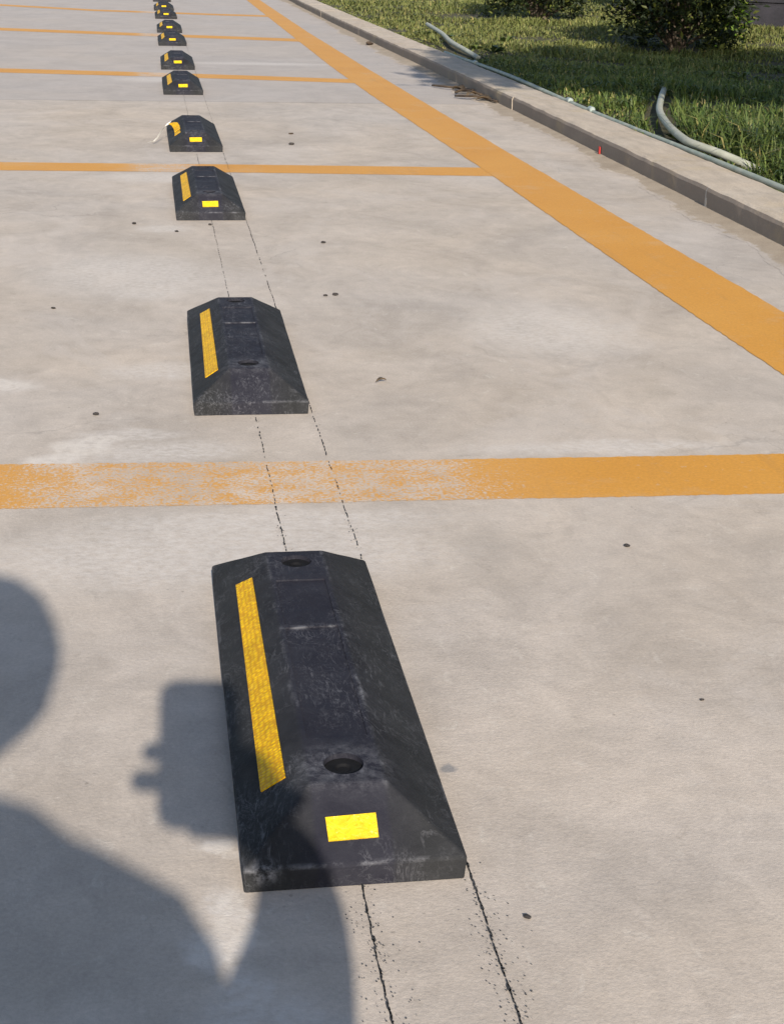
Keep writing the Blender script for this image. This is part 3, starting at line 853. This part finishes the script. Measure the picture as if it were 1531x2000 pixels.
def branches(name, base, tips, r0, parent, mat):
    bm = bmesh.new()
    for tp in tips:
        tp = Vector(tp); m = tp*0.5 + Vector((random.uniform(-.06, .06), random.uniform(-.06, .06), 0.05))*tp.length
        me = tube_mesh('x', spline([Vector(base), m, tp], 4), [r0*(1-0.8*k/8) for k in range(9)], 6)
        bm.from_mesh(me); bpy.data.meshes.remove(me)
    return obj(name, bm_mesh(name, bm), mat, parent, True)

def shrub(loc, rx, h, n, label, low=0.05, bright=None):
    t = empty('round_shrub', loc); tag(t, label, 'shrub', 'shrubs on the lawn')
    tips = []
    for k in range(26):
        a = random.uniform(0, 6.283); e = random.uniform(0.05, 1.5)
        tips.append((math.cos(a)*math.cos(e)*rx*0.92, math.sin(a)*math.cos(e)*rx*0.92, h*(low+ (1-low)*math.sin(e)*0.95)))
    branches('stem', (0, 0, -0.03), tips, 0.013, t, MAT['bark'])
    # clumps, then leaves in each clump
    nc = n//26
    a = RNG.uniform(0, 2*np.pi, nc); e = np.arcsin(RNG.uniform(-0.98, 1, nc)); rr = RNG.uniform(0.45, 1.0, nc)**0.6*(1+0.14*np.sin(a*5)+RNG.normal(0, .12, nc))
    ce = np.maximum(np.cos(e), np.where(e < 0, 0.80, 0))
    cc = np.stack([np.cos(a)*ce*rx*rr, np.sin(a)*ce*rx*rr, h*0.5+h*0.5*np.sin(e)*rr], 1)
    cc[:, 2] = np.maximum(cc[:, 2], 0.05)
    C = np.repeat(cc, 26, 0)+RNG.normal(0, 0.045, (nc*26, 3)); C[:, 2] = np.maximum(C[:, 2], 0.012)
    leaf_cloud('crown', C, 0.042, t, MAT['shrub'], 0.7, (0, 0, h*0.4), 0.16)
    if bright:
        bx, by, bz, br, bn = bright
        C = np.array([bx, by, bz])+RNG.normal(0, 1, (bn, 3))*np.array([br*0.5, br*0.5, br*1.2])
        C[:, 2] = np.maximum(C[:, 2], 0.02)
        ys_ = leaf_cloud('young_shoots', C, 0.05, t, MAT['shrub_bright'], 0.7, (0, 0, 0))
        ys_['kind'] = 'stuff'
    return t
shrub((2.87, 8.36, 0.04), 0.36, 0.80, 12500, 'dark round shrub with bright young shoots, standing in the tree shadow', bright=(0.27, -0.02, 0.24, 0.085, 420))
shrub((2.78, 11.15, 0.04), 0.37, 0.75, 9000, 'dark round shrub farther back at the top edge, on sunny grass')

def shade_tree():
    base = Vector((2.62, 2.75, 0.03))
    t = empty('tree', base); tag(t, 'round-crowned tree on the lawn right of the frame, seen by its shadow', 'tree')
    trunk = [(0, 0, -0.1), (0.01, 0.01, 0.4), (-0.02, 0.02, 0.9), (0.0, 0.0, 1.45), (0.02, 0.0, 1.8)]
    obj('trunk', tube_mesh('trunk', spline(trunk, 5), [0.075*(1-0.5*k/20) for k in range(21)], 12), MAT['bark'], t, True)
    tips = []
    for k in range(34):
        a = random.uniform(0, 6.283); q = random.uniform(.5, .95)
        tips.append((math.cos(a)*1.35*q, math.sin(a)*.72*q, 2.02+random.uniform(-.35, .45)*(1-0.5*q)))
    bm = bmesh.new()
    for tp in tips:
        tp = Vector(tp); me = tube_mesh('x', spline([Vector((0, 0, 1.35)), Vector((tp.x*.4, tp.y*.4, 1.75)), tp], 4), [0.03*(1-0.85*k/8) for k in range(9)], 6)
        bm.from_mesh(me); bpy.data.meshes.remove(me)
    obj('limbs', bm_mesh('limbs', bm), MAT['bark'], t, True)
    nc = 1250
    a = RNG.uniform(0, 2*np.pi, nc); e = np.arcsin(RNG.uniform(-1, 1, nc)); rr = RNG.random(nc)**0.42*(1+0.06*np.sin(a*4+1)+RNG.normal(0, .035, nc))
    cc = np.stack([0.12+np.cos(a)*np.cos(e)*1.48*rr, np.sin(a)*np.cos(e)*0.72*rr, 2.07+0.72*np.sin(e)*rr], 1)
    C = np.repeat(cc, 44, 0)+RNG.normal(0, 0.06, (nc*44, 3))
    leaf_cloud('crown', C, 0.105, t, MAT['treeleaf'], 0.6)
shade_tree()
def sky_block_trees():  # unseen trees added to block sky light and deepen the lawn shade
    src = next(o for o in COL.objects if o.name.startswith('tree') and o.type == 'EMPTY')
    for loc, sc_, rz, lb in (((6.0, 5.4, 0.04), 1.4, 0.7, 'taller tree added out of view on the right to block sky light'),
                             ((5.2, 9.3, 0.04), 1.25, 2.2, 'tree beyond the shrubs to the right, out of the picture'),
                             ((6.4, 1.6, 0.04), 1.5, 4.0, 'tallest added tree, unseen, level with the photographer, blocking sky light')):
        t = src.copy(); COL.objects.link(t); t.location = loc; t.scale = (sc_,)*3; t.rotation_euler.z = rz; t['label'] = lb; t['group'] = 'trees on the lawn'
        for ch in list(src.children):
            c = ch.copy(); COL.objects.link(c); c.parent = t
    src['group'] = 'trees on the lawn'
sky_block_trees()

# dark stone wall end, far right
wall = empty('stone_wall', (3.92, 10.25, 0.03), R(-14))
tag(wall, 'dark grey stone wall end beyond the grass in the top right corner', 'wall')
for c in range(4):
    x = 0.0
    k = 0
    while x < 4.4:
        ln = random.uniform(0.32, 0.6)
        if c % 2 and k == 0: ln *= 0.6
        bm = bmesh.new()
        j = lambda: random.uniform(-.012, .012)
        vs = box_bm(bm, x+.006, x+ln-.006, 0, 0.30, c*0.17-.04*(c == 0)+.005, c*0.17+0.162)
        for vv in vs: vv.co += Vector((j()*.4, j(), j()*.4))
        bmesh.ops.bevel(bm, geom=list(bm.edges), offset=0.014, segments=2, affect='EDGES')
        obj('stone', bm_mesh('stone', bm), MAT['stone_dark'], wall)
        x += ln; k += 1
bm = bmesh.new(); box_bm(bm, 0.02, x-.05, 0.02, 0.28, -0.05, 0.67)
obj('mortar_core', bm_mesh('mortar_core', bm), MAT['stone_dark'], wall)

# ------------------------------------------------------------------ hoses
def hose(name, pts, rad, mat, label):
    o = obj(name, tube_mesh(name, spline(pts, 10), rad, 12), mat, None, True)
    return tag(o, label, 'hose')
hose('garden_hose', HOSE_A, 0.0115, MAT['hose_pale'], 'thick pale hose curving out of the tree shadow onto the kerb side')
hose('garden_hose', HOSE_B, 0.012, MAT['hose_pale'], 'thin pale hose lying on sunny grass farther along the kerb')
kh = empty('garden_hose', (1.45, 2.0, 0)); tag(kh, 'teal-grey hose lying straight along the back edge of the kerb', 'hose')
pts = []
for k in range(26):
    y = 1.6+k*0.24
    pts.append((kerb_x(y)+KW+0.008+0.004*math.sin(y*3.1)-1.45, y-2.0, 0.054+0.004*math.sin(y*2.3)))
obj('tube', tube_mesh('tube', spline(pts, 4), 0.0076, 10), MAT['hose_teal'], kh, True)
for yy in (5.02, 5.30, 6.9):
    bm = bmesh.new()
    m = Matrix.Translation((kerb_x(yy)+KW+0.006-1.45, yy-2.0, 0.058)) @ Matrix.Rotation(R(90), 4, 'X')
    bmesh.ops.create_cone(bm, cap_ends=True, segments=14, radius1=0.0105, radius2=0.0105, depth=0.035, matrix=m)
    bmesh.ops.bevel(bm, geom=list(bm.edges), offset=0.003, segments=1, affect='EDGES')
    obj('coupling', bm_mesh('coupling', bm), MAT['fitting'], kh)

# ------------------------------------------------------------------ litter on the pavement
def pebble(x, y, s, label, mat='pebble', flat=0.55, z=0.0):
    bm = bmesh.new(); bmesh.ops.create_icosphere(bm, subdivisions=2, radius=1)
    for v in bm.verts: v.co *= 1+random.uniform(-.22, .22)
    for v in bm.verts: v.co = Vector((v.co.x*s*1.25, v.co.y*s, v.co.z*s*flat))
    zm = min(v.co.z for v in bm.verts)
    for v in bm.verts: v.co.z -= zm
    o = obj('pebble', bm_mesh('pebble', bm), MAT[mat]); o.location = (x, y, z); o.rotation_euler.z = random.uniform(0, 3)
    return tag(o, label, 'pebble', 'bits of grit on the concrete')
pebble(-0.083, 1.895, 0.0034, 'dark pebble left of the second wheel stop')
pebble(0.475, 1.397, 0.0028, 'dark pebble on clean concrete right of the nearest wheel stop')
pebble(0.336, 3.033, 0.0040, 'dark pebble right of the third wheel stop\'s near end')
pebble(0.306, 2.565, 0.0042, 'small dark crumb right of the second wheel stop\'s far end')
pebble(0.288, 2.560, 0.0030, 'tiny crumb beside a larger one, right of the second wheel stop')
pebble(0.405, 4.530, 0.0065, 'dark pebble right of the fourth wheel stop')
pebble(0.438, 1.063, 0.0016, 'tiny speck of grit far right of the nearest wheel stop')
pebble(0.223, 0.789, 0.0022, 'speck of grit right of the right chalk line at the bottom')
pebble(-0.044, 3.249, 0.0042, 'dark crumb left of the third wheel stop')
pebble(0.044, 3.160, 0.0032, 'dark crumb in front of the third wheel stop\'s left corner')
pebble(0.116, 3.235, 0.0034, 'dark crumb in front of the third wheel stop\'s middle')
pebble(-0.169, 2.487, 0.0030, 'tiny grit far left, level with the second wheel stop\'s far end')
pebble(0.425, 4.78, 0.0060, 'brown crumb on concrete beyond the dark pebble near the fourth stop', 'twig', 0.4)
pebble(1.217, 8.75, 0.020, 'dark clod lying at the far part of the kerb foot', 'twig', 0.5)

def leaf(x, y, s, rz, label):
    v = []; f = []
    n = 7
    for k in range(n):
        t = k/(n-1); wd = s*0.24*math.sin(math.pi*min(1, t*0.97+0.02))**0.8
        z = 0.004 + s*0.16*math.sin(t*3.0)
        v += [(t*s-s/2, -wd, z+wd*0.7), (t*s-s/2, 0, z), (t*s-s/2, wd, z+wd*0.5)]
        if k:
            q = 3*k; f += [(q-3, q-2, q+1, q), (q-2, q-1, q+2, q+1)]
    zm = min(p[2] for p in v); v = [(a, b, c-zm+.0004) for a, b, c in v]
    o = obj('dry_leaf', mesh_py('dry_leaf', v, f), MAT['leaf_dry'], None, True)
    m = o.modifiers.new('s', 'SOLIDIFY'); m.thickness = 0.0005
    o.location = (x, y, 0.002); o.rotation_euler.z = rz
    return tag(o, label, 'leaf', 'dry leaves on the pavement')
leaf(0.307, 2.02, 0.017, 0.4, 'small curled dry leaf on concrete right of the second wheel stop')
leaf(1.228, 6.18, 0.075, 2.2, 'curled brown leaf at the kerb foot, farthest of the litter heap')
leaf(1.240, 5.99, 0.06, 0.7, 'brown leaf in the middle of the litter heap by the kerb')
leaf(1.252, 5.80, 0.07, 2.7, 'brown leaf at the near end of the litter heap by the kerb')
def twig(pts, r, label):
    o = obj('twig', tube_mesh('twig', spline(pts, 4), r, 6), MAT['twig'], None, True)
    return tag(o, label, 'twig', 'twigs by the kerb')
twig([(1.15, 6.35, .008), (1.19, 6.25, .012), (1.235, 6.22, .010), (1.272, 6.10, .014)], 0.0045, 'crooked dark twig at the far end of the kerb litter')
twig([(1.165, 5.93, .008), (1.20, 5.86, .014), (1.25, 5.88, .010), (1.278, 5.70, .012)], 0.0045, 'crooked dark twig at the near end of the kerb litter')
twig([(1.19, 6.06, .008), (1.23, 6.07, .018), (1.276, 5.95, .010)], 0.005, 'short dark twig between the brown leaves')

# ------------------------------------------------------------------ photographer (behind the lens; only the shadow is in frame)
MAT['skin'] = mat_simple('skin', (0.42, 0.25, 0.17), (0.50, 0.31, 0.22), 30, 0.55, 0.1, 200)
MAT['shirt'] = mat_simple('shirt_cloth', (0.10, 0.13, 0.19), (0.13, 0.16, 0.22), 40, 0.9, 0.4, 500)
MAT['trousers'] = mat_simple('trouser_cloth', (0.03, 0.03, 0.035), (0.05, 0.05, 0.055), 40, 0.9, 0.4, 500)
MAT['hair'] = mat_simple('hair', (0.012, 0.010, 0.009), (0.03, 0.025, 0.02), 60, 0.5, 0.4, 400)
MAT['shoe'] = mat_simple('shoe', (0.04, 0.04, 0.045), (0.07, 0.07, 0.07), 40, 0.6, 0.2)
MAT['sole'] = mat_simple('shoe_sole', (0.6, 0.58, 0.55), (0.7, 0.68, 0.64), 40, 0.7, 0.1)
MAT['phone'] = mat_simple('phone_body', (0.015, 0.015, 0.018), (0.025, 0.025, 0.03), 40, 0.25, 0)
MAT['glass'] = mat_simple('phone_glass', (0.008, 0.008, 0.01), (0.012, 0.012, 0.014), 40, 0.06, 0, spec=0.6)
MAT['eye'] = mat_simple('eye', (0.7, 0.68, 0.65), (0.75, 0.73, 0.7), 40, 0.2, 0)

def ph(x, y, b):            # phone frame -> world (x right, y up along phone, b towards photographer)
    return CAM_P + CAM_R*x + CAM_U*y - CAM_F*b

def skin(name, verts, edges, mat, parent, root=0, sub=2, origin=(0, 0, 0)):
    og = Vector(origin)
    me = bpy.data.meshes.new(name)
    me.from_pydata([tuple(Vector(v[0])-og) for v in verts], edges, [])
    o = bpy.data.objects.new('tmp', me); COL.objects.link(o)
    m = o.modifiers.new('skin', 'SKIN'); m.use_smooth_shade = True; m.branch_smoothing = 0.6
    sv = me.skin_vertices[0].data
    for i, v in enumerate(verts):
        r = v[1]
        sv[i].radius = r if isinstance(r, (tuple, list)) else (r, r)
        sv[i].use_root = (i == root)
    s = o.modifiers.new('sub', 'SUBSURF'); s.levels = sub; s.render_levels = sub
    out = baked(o)
    drop(o)
    return obj(name, out, mat, parent, True)

class Sk:
    def __init__(self): self.v = []; self.e = []; self.ix = {}
    def add(self, key, p, r, to=None):
        self.v.append((Vector(p), r)); self.ix[key] = len(self.v)-1
        if to is not None: self.e.append((self.ix[to], self.ix[key]))
        return self

PB = Vector((-0.19, -0.45, 0.0))
person = empty('person', PB)
tag(person, 'person in blue shirt squatting behind the camera with a phone, casting the foreground shadow', 'person')
HX = -0.195
SKEL = dict(pelvis=((HX, -.66, .235), .115), waist=((HX, -.62, .36), .105), chest=((HX, -.50, .48), .115), upper=((HX, -.42, .565), .105),
            nb=((HX, -.365, .672), .066), neck=((HX, -.335, .700), .052),
            jaw=((HX+.004, -.305, 0.722), (.060, .072)), face=((HX+.004, -.300, 0.772), (.074, .088)), crown=((HX+.004, -.312, 0.825), (.074, .088)), top=((HX+.004, -.322, 0.855), (.048, .06)))
def body_skel():
    s = Sk(); K = SKEL
    s.add('pelvis', *K['pelvis'])
    prev = 'pelvis'
    for k in ('waist', 'chest', 'upper', 'nb', 'neck', 'jaw', 'face', 'crown', 'top'):
        s.add(k, *K[k], to=prev); prev = k
    s.add('nose', (HX+.004, -.205, .772), .010, 'face')
    for sx in (-1, 1):
        s.add('ear%d' % sx, (HX+.004+sx*.083, -.322, .785), (.012, .02), 'face')
    # right arm up to the phone
    s.add('clavR', (HX+.066, -.385, .672), .064, 'upper'); s.add('shR', (HX+.146, -.37, .600), .058, 'clavR')
    s.add('uaR', (HX+.200, -.335, .520), .048, 'shR'); s.add('elR', (HX+.200, -.295, .405), .042, 'uaR')
    wr = ph(0.090, -0.134, 0.022)
    s.add('faR', Vector((HX+.215, -.295, .405)).lerp(wr, 0.45)+Vector((-.010, 0, 0)), .050, 'elR')
    s.add('wrR', wr, (.032, .034), 'faR')
    s.add('palmR', ph(0.084, -0.104, 0.020), (.036, .036), 'wrR')
    s.add('palm2R', ph(0.064, -0.076, 0.012), (.018, .022), 'palmR')
    # fingers wrap round the far face of the phone, tips beyond its left edge
    for n, (y, tipx, r) in enumerate(((-.045, -.029, .0086), (-.065, -.037, .0092), (-.081, -.012, .0084), (-.095, .006, .0074))):
        src = 'palm2R' if n < 2 else 'palmR'
        s.add('k%d' % n, ph(0.058, y-.003, -0.004), r*1.12, src)
        s.add('m%d' % n, ph(0.036, y, -0.0095), r, 'k%d' % n)
        s.add('d%d' % n, ph(0.010 if n < 2 else .018, y+.001, -0.0088), r*.95, 'm%d' % n)
        s.add('t%d' % n, ph(tipx, y+.002, -0.002), r*.85, 'd%d' % n)
    s.add('th0', ph(0.052, -.088, 0.030), .012, 'palmR'); s.add('th1', ph(0.030, -.062, 0.026), .0100, 'th0'); s.add('th2', ph(0.018, -.040, 0.022), .0085, 'th1')
    # left arm resting on the left knee
    s.add('clavL', (HX-.066, -.385, .672), .064, 'upper'); s.add('shL', (HX-.146, -.37, .600), .058, 'clavL')
    s.add('uaL', (HX-.20, -.36, .49), .044, 'shL'); s.add('elL', (HX-.225, -.34, .40), .040, 'uaL')
    s.add('faL', (HX-.20, -.27, .445), .036, 'elL'); s.add('wrL', (HX-.165, -.18, .490), (.025, .028), 'faL')
    s.add('palmL', (HX-.150, -.140, .492), (.018, .034), 'wrL')
    for n, dx in enumerate((-.026, -.009, .008, .024)):
        s.add('lk%d' % n, (HX-.148+dx, -.098, .487), .0098, 'palmL')
        s.add('lm%d' % n, (HX-.146+dx*1.1, -.072+.004*(n in (1, 2)), .470), .0088, 'lk%d' % n)
        s.add('lt%d' % n, (HX-.146+dx*1.1, -.060+.004*(n in (1, 2)), .446), .0078, 'lm%d' % n)
    s.add('lth', (HX-.112, -.135, .478), .0105, 'palmL'); s.add('lth2', (HX-.098, -.108, .462), .009, 'lth')
    # legs
    for sx, t in ((-1, 'L'), (1, 'R')):
        s.add('hip'+t, (HX+sx*.09, -.64, .225), .092, 'pelvis')
        s.add('thigh'+t, (HX+sx*.115, -.44, .325), .076, 'hip'+t)
        s.add('knee'+t, (HX+sx*.135, -.225, .415), .054, 'thigh'+t)
        s.add('calf'+t, (HX+sx*.130, -.315, .285), .054, 'knee'+t)
        s.add('ank'+t, (HX+sx*.120, -.435, .095), .036, 'calf'+t)
        s.add('heel'+t, (HX+sx*.120, -.445, .055), .034, 'ank'+t)
        s.add('toe'+t, (HX+sx*.140, -.270, .040), (.036, .024), 'heel'+t)
    return s
S = body_skel()
skin('body', S.v, S.e, MAT['skin'], person, 0, 2, PB)
def sub_skin(name, keys, grow, mat, ends={}):
    s = Sk(); inv = {i: k for k, i in S.ix.items()}
    for k in keys:
        p, r = S.v[S.ix[k]]
        if k in ends: p = S.v[S.ix[ends[k][0]]][0].lerp(p, ends[k][1])
        r = tuple(q+grow for q in r) if isinstance(r, (tuple, list)) else r+grow
        s.add(k, p, r)
    for a, b in S.e:
        if inv[a] in s.ix and inv[b] in s.ix: s.e.append((s.ix[inv[a]], s.ix[inv[b]]))
    return skin(name, s.v, s.e, mat, person, 0, 2, PB)
sub_skin('shirt', ['chest', 'waist', 'pelvis', 'upper', 'nb', 'clavR', 'shR', 'uaR', 'clavL', 'shL', 'uaL'], 0.012, MAT['shirt'], {'nb': ('upper', 0.75)})
from mathutils import noise as mnz
for o_, amp, fr in ((bpy.data.objects['shirt'], 0.010, 17.0),):
    for v in o_.data.vertices:
        v.co += v.normal*(mnz.noise(v.co*fr)*amp + mnz.noise(v.co*fr*2.3)*amp*0.5)
sub_skin('trousers', ['pelvis', 'hipL', 'thighL', 'kneeL', 'calfL', 'ankL', 'hipR', 'thighR', 'kneeR', 'calfR', 'ankR'], 0.014, MAT['trousers'])
for sx in (-1, 1):
    bm = bmesh.new()
    prof = [(-.500, .034, .075), (-.470, .042, .095), (-.430, .044, .090), (-.380, .045, .072), (-.320, .050, .058), (-.270, .048, .045), (-.235, .034, .032)]
    rings = []
    for y, hw, hz in prof:
        cx = HX+sx*(.120+.02*(y+.45)/.2)
        rings.append([bm.verts.new((cx+dx*hw-PB.x, y-PB.y, z)) for dx, z in ((-.95, .002), (-1, .022), (-.85, hz*.75), (-.4, hz), (.4, hz), (.85, hz*.75), (1, .022), (.95, .002))])
    for a, b in zip(rings, rings[1:]):
        for q in range(8): bm.faces.new((a[q], a[(q+1) % 8], b[(q+1) % 8], b[q]))
    bm.faces.new(rings[0]); bm.faces.new(list(reversed(rings[-1])))
    bmesh.ops.subdivide_edges(bm, edges=list(bm.edges), cuts=1, use_grid_fill=True, smooth=0.5)
    for v in bm.verts: v.co.z = max(v.co.z, 0.002)
    obj('shoe', bm_mesh('shoe', bm), MAT['shoe'], person, True)
# hair cap
bm = bmesh.new(); bmesh.ops.create_uvsphere(bm, u_segments=28, v_segments=18, radius=1)
hc = Vector((HX+.006, -.318, .795))
kill = []
for v in bm.verts:
    x, y, z = v.co
    if z < -0.15 and y > -0.1 or z < -0.62 or (y > 0.45 and z < 0.38): kill.append(v)
    j = 1+random.uniform(-.02, .02)
    v.co = Vector((x*.088*j, y*.102*j, z*.092*j))+hc-PB
bmesh.ops.delete(bm, geom=kill, context='VERTS')
ho = obj('hair', bm_mesh('hair', bm), MAT['hair'], person, True)
m = ho.modifiers.new('s', 'SOLIDIFY'); m.thickness = 0.008; m.offset = -1
for sx in (-1, 1):
    bm = bmesh.new(); bmesh.ops.create_icosphere(bm, subdivisions=2, radius=0.011, matrix=Matrix.Translation(Vector((HX+.004+sx*.031, -.222, .792))-PB))
    obj('eye', bm_mesh('eye', bm), MAT['eye'], person, True)

# phone held in the right hand, lens right behind the viewpoint
phone = empty('phone', ph(0.018, -0.099, 0.007))
phone.rotation_euler = M3.to_euler()
tag(phone, 'dark phone held upright in the photographer\'s right hand', 'phone')
bm = bmesh.new(); box_bm(bm, -0.032, 0.030, 0.006, 0.113, -0.0035, 0.0042)
bmesh.ops.bevel(bm, geom=[e for e in bm.edges if abs(e.verts[0].co.z-e.verts[1].co.z) > .004], offset=0.008, segments=5, affect='EDGES')
bmesh.ops.bevel(bm, geom=list(bm.edges), offset=0.0012, segments=2, affect='EDGES')
obj('case', bm_mesh('case', bm), MAT['phone'], phone, True)
bm = bmesh.new(); box_bm(bm, -0.0295, 0.0275, 0.009, 0.110, 0.0043, 0.0048)
obj('screen', bm_mesh('screen', bm), MAT['glass'], phone)
bm = bmesh.new(); bmesh.ops.create_cone(bm, cap_ends=True, segments=24, radius1=0.0055, radius2=0.0055, depth=0.0015, matrix=Matrix.Translation((-0.018, 0.099, -0.0042)))
obj('lens', bm_mesh('lens', bm), MAT['glass'], phone)
bpy.context.view_layer.update()
